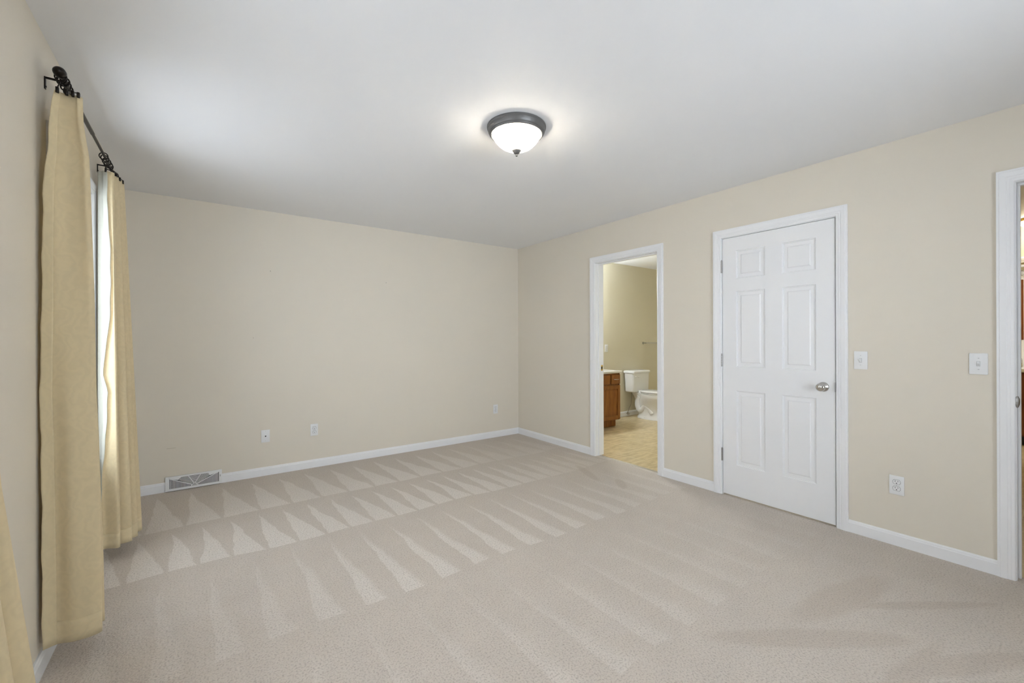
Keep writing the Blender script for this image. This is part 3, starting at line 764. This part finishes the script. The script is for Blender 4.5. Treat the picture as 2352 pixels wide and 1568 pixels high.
vb = empty('added_vanity_light', (4.30, BY, 2.02), label='unseen bulb bar added above the vanity to light the bathroom, hidden by the jamb', cat='wall light')  # added fixture, out of view, lights the bathroom
MB().box(-.30, .30, -.03, -.001, -.05, .05, .008, 2).build('light_bar', M_nickel, vb, 30)
for x in (-.2, 0, .2):
    MB().lathe([(.012, 0), (.014, .015), (.036, .035), (.046, .06), (.043, .085), (.025, .103), (.001, .109)], (x, -.03, 0), (0, -1, 0), 24).build('bulb', M_bulb, vb, 60)

# ------------------------------------------------------------------ toilet (back against the bathroom wall)
TX = 5.655
tl = empty('toilet', (TX, BY, -.004), label='white two-piece toilet right of the oak vanity', cat='toilet')
def rrect(cx, cy, hx, hy, r, z, n=10):
    P = []
    for (sx_, sy_, a0) in ((1, 1, 0), (-1, 1, PI/2), (-1, -1, PI), (1, -1, 1.5*PI)):
        for i in range(n):
            a = a0+PI/2*i/(n-1); P.append((cx+sx_*(hx-r)+r*math.cos(a), cy+sy_*(hy-r)+r*math.sin(a), z))
    return P
tk = MB().loft([rrect(0, -.118, .184, .072, .03, .404), rrect(0, -.118, .194, .082, .03, .410), rrect(0, -.118, .198, .086, .03, .425), rrect(0, -.117, .203, .089, .03, .56), rrect(0, -.115, .208, .092, .03, .700)])
tko = tk.build('tank', M_porc, tl, 50)
MB().loft([rrect(0, -.117, .208, .096, .03, .700), rrect(0, -.117, .219, .105, .03, .708), rrect(0, -.117, .220, .106, .03, .732), rrect(0, -.117, .214, .100, .03, .742), rrect(0, -.117, .190, .078, .03, .746)]).build('tank_lid', M_porc, tl, 50)
lv = MB().lathe([(.012, 0), (.012, .008), (.008, .012)], (-.150, -.207, .655), (0, -1, 0), 18)
lv.tube([(-.150, -.218, .655), (-.125, -.224, .652), (-.085, -.226, .642)], [.006, .005, .0065], 10)
lv.build('flush_lever', M_porc, tl, 60)
def egg(cy, L, Wd, z, n=40, back=.55):
    P = []
    for i in range(n):
        a = 2*PI*i/n; s, c = math.sin(a), math.cos(a)
        ly = L*(1.0 if s < 0 else back)
        P.append((Wd*c*(1-.10*max(0, -s)**2), cy+ly*s, z))
    return P
bw = MB().loft([egg(-.36, .235, .112, .000, back=.95), egg(-.36, .230, .108, .022, back=.95), egg(-.36, .210, .096, .045, back=.95), egg(-.36, .205, .092, .12, back=.95), egg(-.37, .225, .108, .20, back=.90), egg(-.395, .258, .142, .275, back=.85),
                egg(-.425, .285, .170, .33, back=.72), egg(-.43, .292, .178, .37, back=.72), egg(-.43, .294, .180, .392, back=.72), egg(-.43, .275, .165, .396, back=.72)])
bw.build('bowl', M_porc, tl, 60)
MB().loft([rrect(0, -.215, .075, .085, .03, .28), rrect(0, -.205, .092, .10, .04, .34), rrect(0, -.195, .108, .115, .04, .385), rrect(0, -.195, .110, .118, .04, .404)]).build('tank_shelf', M_porc, tl, 50)
# the trapway bulges on both sides
for sx_ in (-1, 1):
    pts = cat([(sx_*.060, -.215, .345), (sx_*.062, -.185, .27), (sx_*.062, -.185, .19), (sx_*.062, -.225, .125), (sx_*.066, -.285, .150), (sx_*.070, -.33, .205), (sx_*.066, -.39, .170), (sx_*.058, -.45, .09)], 34)
    MB().tube(pts, [.047-.012*abs(i/33-.3) for i in range(34)], 18).build('trapway', M_porc, tl, 60)
    MB().lathe([(.014, 0), (.014, .006), (.009, .014), (.001, .017)], (sx_*.096, -.33, .022), seg=16).build('bolt_cap', M_porc, tl, 60)
st = MB().loft([egg(-.435, .290, .178, .400, back=.70), egg(-.435, .294, .182, .406, back=.70), egg(-.435, .292, .180, .414, back=.70)]); st.build('seat', M_porc, tl, 60)
ld = MB().loft([egg(-.432, .288, .178, .420, back=.72), egg(-.432, .292, .182, .426, back=.72), egg(-.432, .289, .180, .436, back=.72), egg(-.432, .262, .155, .443, back=.72)]); ld.build('seat_lid', M_porc, tl, 60)
for sx_ in (-1, 1): MB().box(sx_*.075-.022, sx_*.075+.022, -.262, -.222, .402, .440, .006, 2).build('seat_hinge', M_porc, tl, 40)
wl = empty('water_supply_line', (5.52, BY, 0), label='braided supply hose and shutoff valve below the toilet tank', cat='water valve')
MB().tube(cat([(0, -.040, .062), (.004, -.062, .13), (.022, -.085, .20), (.028, -.095, .30), (.018, -.105, .40)], 24), .0055, 10).build('supply_hose', M_hose, wl, 60)
vv = MB().cyl((0, -.001, .045), (0, -.055, .045), .008, 14); vv.cyl((0, -.040, .030), (0, -.040, .066), .011, 14)
vv.build('valve_body', M_nickel, wl, 40)
MB().lathe([(.022, 0), (.022, .003), (.010, .007)], (0, -.001, .045), (0, -1, 0), 20).build('escutcheon', M_nickel, wl, 40)
MB().lathe([(.006, 0), (.016, .004), (.018, .010), (.010, .014)], (0, -.055, .045), (0, -1, 0), 16).build('valve_handle', M_nickel, wl, 40)
tb = empty('towel_bar', (5.965, BY, 1.176), label='clear towel bar with chrome post on the yellow wall above the toilet', cat='towel bar')
for x in (0, .61):
    MB().box(x-.017, x+.017, -.012, -.0005, -.020, .020, .004, 2).build('mounting_plate', M_nickel, tb, 40)
    MB().box(x-.012, x+.012, -.062, -.010, -.013, .013, .004, 2).build('post', M_nickel, tb, 40)
MB().cyl((0, -.050, 0), (.61, -.050, 0), .008, 16).build('bar', M_clear, tb, 40)

# ------------------------------------------------------------------ things across the hall (a sliver past the entry jamb)
hl = empty('hall_light', (6.72, .310, CZ), label='brass ringed ceiling light glowing in the hall', cat='ceiling light')
MB().lathe([(.12, 0), (.155, 0), (.158, -.008), (.150, -.020), (.138, -.028), (.120, -.030)], (0, 0, 0), seg=48).build('brass_ring', M_brass, hl, 30)
MB().lathe([(.142, -.024), (.142, -.040), (.130, -.065), (.10, -.090), (.06, -.105), (.001, -.112)], (0, 0, 0), seg=48, cap=False).build('glass_bowl', M_hallglass, hl, 180)
hv = empty('sink_cabinet', (7.66, .60, 0), label='dark oak sink cabinet standing across the hall', cat='cabinet')
MB().box(0, .55, -.65, .55, .105, .845).build('cabinet_body', M_oakdark, hv)
MB().box(.065, .55, -.65, .55, 0, .105).build('toe_kick', M_slot, hv)
for a in (-.64, -.25, .15): 
    dm = MB().box(-.018, .001, a, a+.385, .125, .825, .004, 1); dm.build('cabinet_door', M_oakdark, hv)
tag(MB().box(-.03, .70, -.67, .57, .847, .890, .006, 2).build('countertop', M_marble, hv, 30), 'white countertop')
fa = empty('faucet', (8.05, .535, .890), label='small chrome faucet on the sink top across the hall', cat='faucet')
MB().tube(cat([(0, 0, 0), (0, 0, .06), (-.03, 0, .10), (-.10, 0, .09), (-.13, 0, .06)], 24), .011, 12).build('spout', M_nickel, fa, 60)
for y in (-.10, .10): MB().lathe([(.022, 0), (.016, .02), (.020, .04), (.016, .055), (.001, .06)], (0, y, 0), seg=18).build('tap_handle', M_nickel, fa, 60)
mr = empty('framed_mirror', (8.378, .75, 1.22), label='brown framed mirror on the white wall above the sink top', cat='mirror')
fm = MB()
for (a, c, e, f) in ((-.215, -.19, 0, .76), (.19, .215, 0, .76), (-.19, .19, 0, .025), (-.19, .19, .735, .76)): fm.box(-.022, -.001, a, c, e, f, .003, 1)
fm.build('mirror_frame', M_oakdark, mr)
MB().box(-.010, -.002, -.19, .19, .025, .735).build('mirror_glass', M_mirror, mr)
ls = empty('crystal_light_bar', (8.378, .62, 2.09), label='strip of clear glass beads above the framed mirror', cat='wall light')
MB().box(-.03, -.001, -.32, .32, .0, .05, .004, 1).build('light_bar', M_nickel, ls)
for k in range(9): MB().lathe([(.004, 0), (.018, -.012), (.026, -.032), (.018, -.052), (.001, -.062)], (-.035, -.30+k*.075, .0), seg=16).build('glass_bead', M_clear, ls, 60)
h2 = copy_tree(hl); h2.location = (7.75, -.42, CZ); h2['label'] = 'unseen ceiling light added to brighten the far room, hidden past the entry casing'  # copy added out of sight to brighten the room across the hall
for ch in h2.children:
    if ch.name.startswith('glass_bowl'):
        ch.data = ch.data.copy(); ch.data.materials[0] = M_farglass
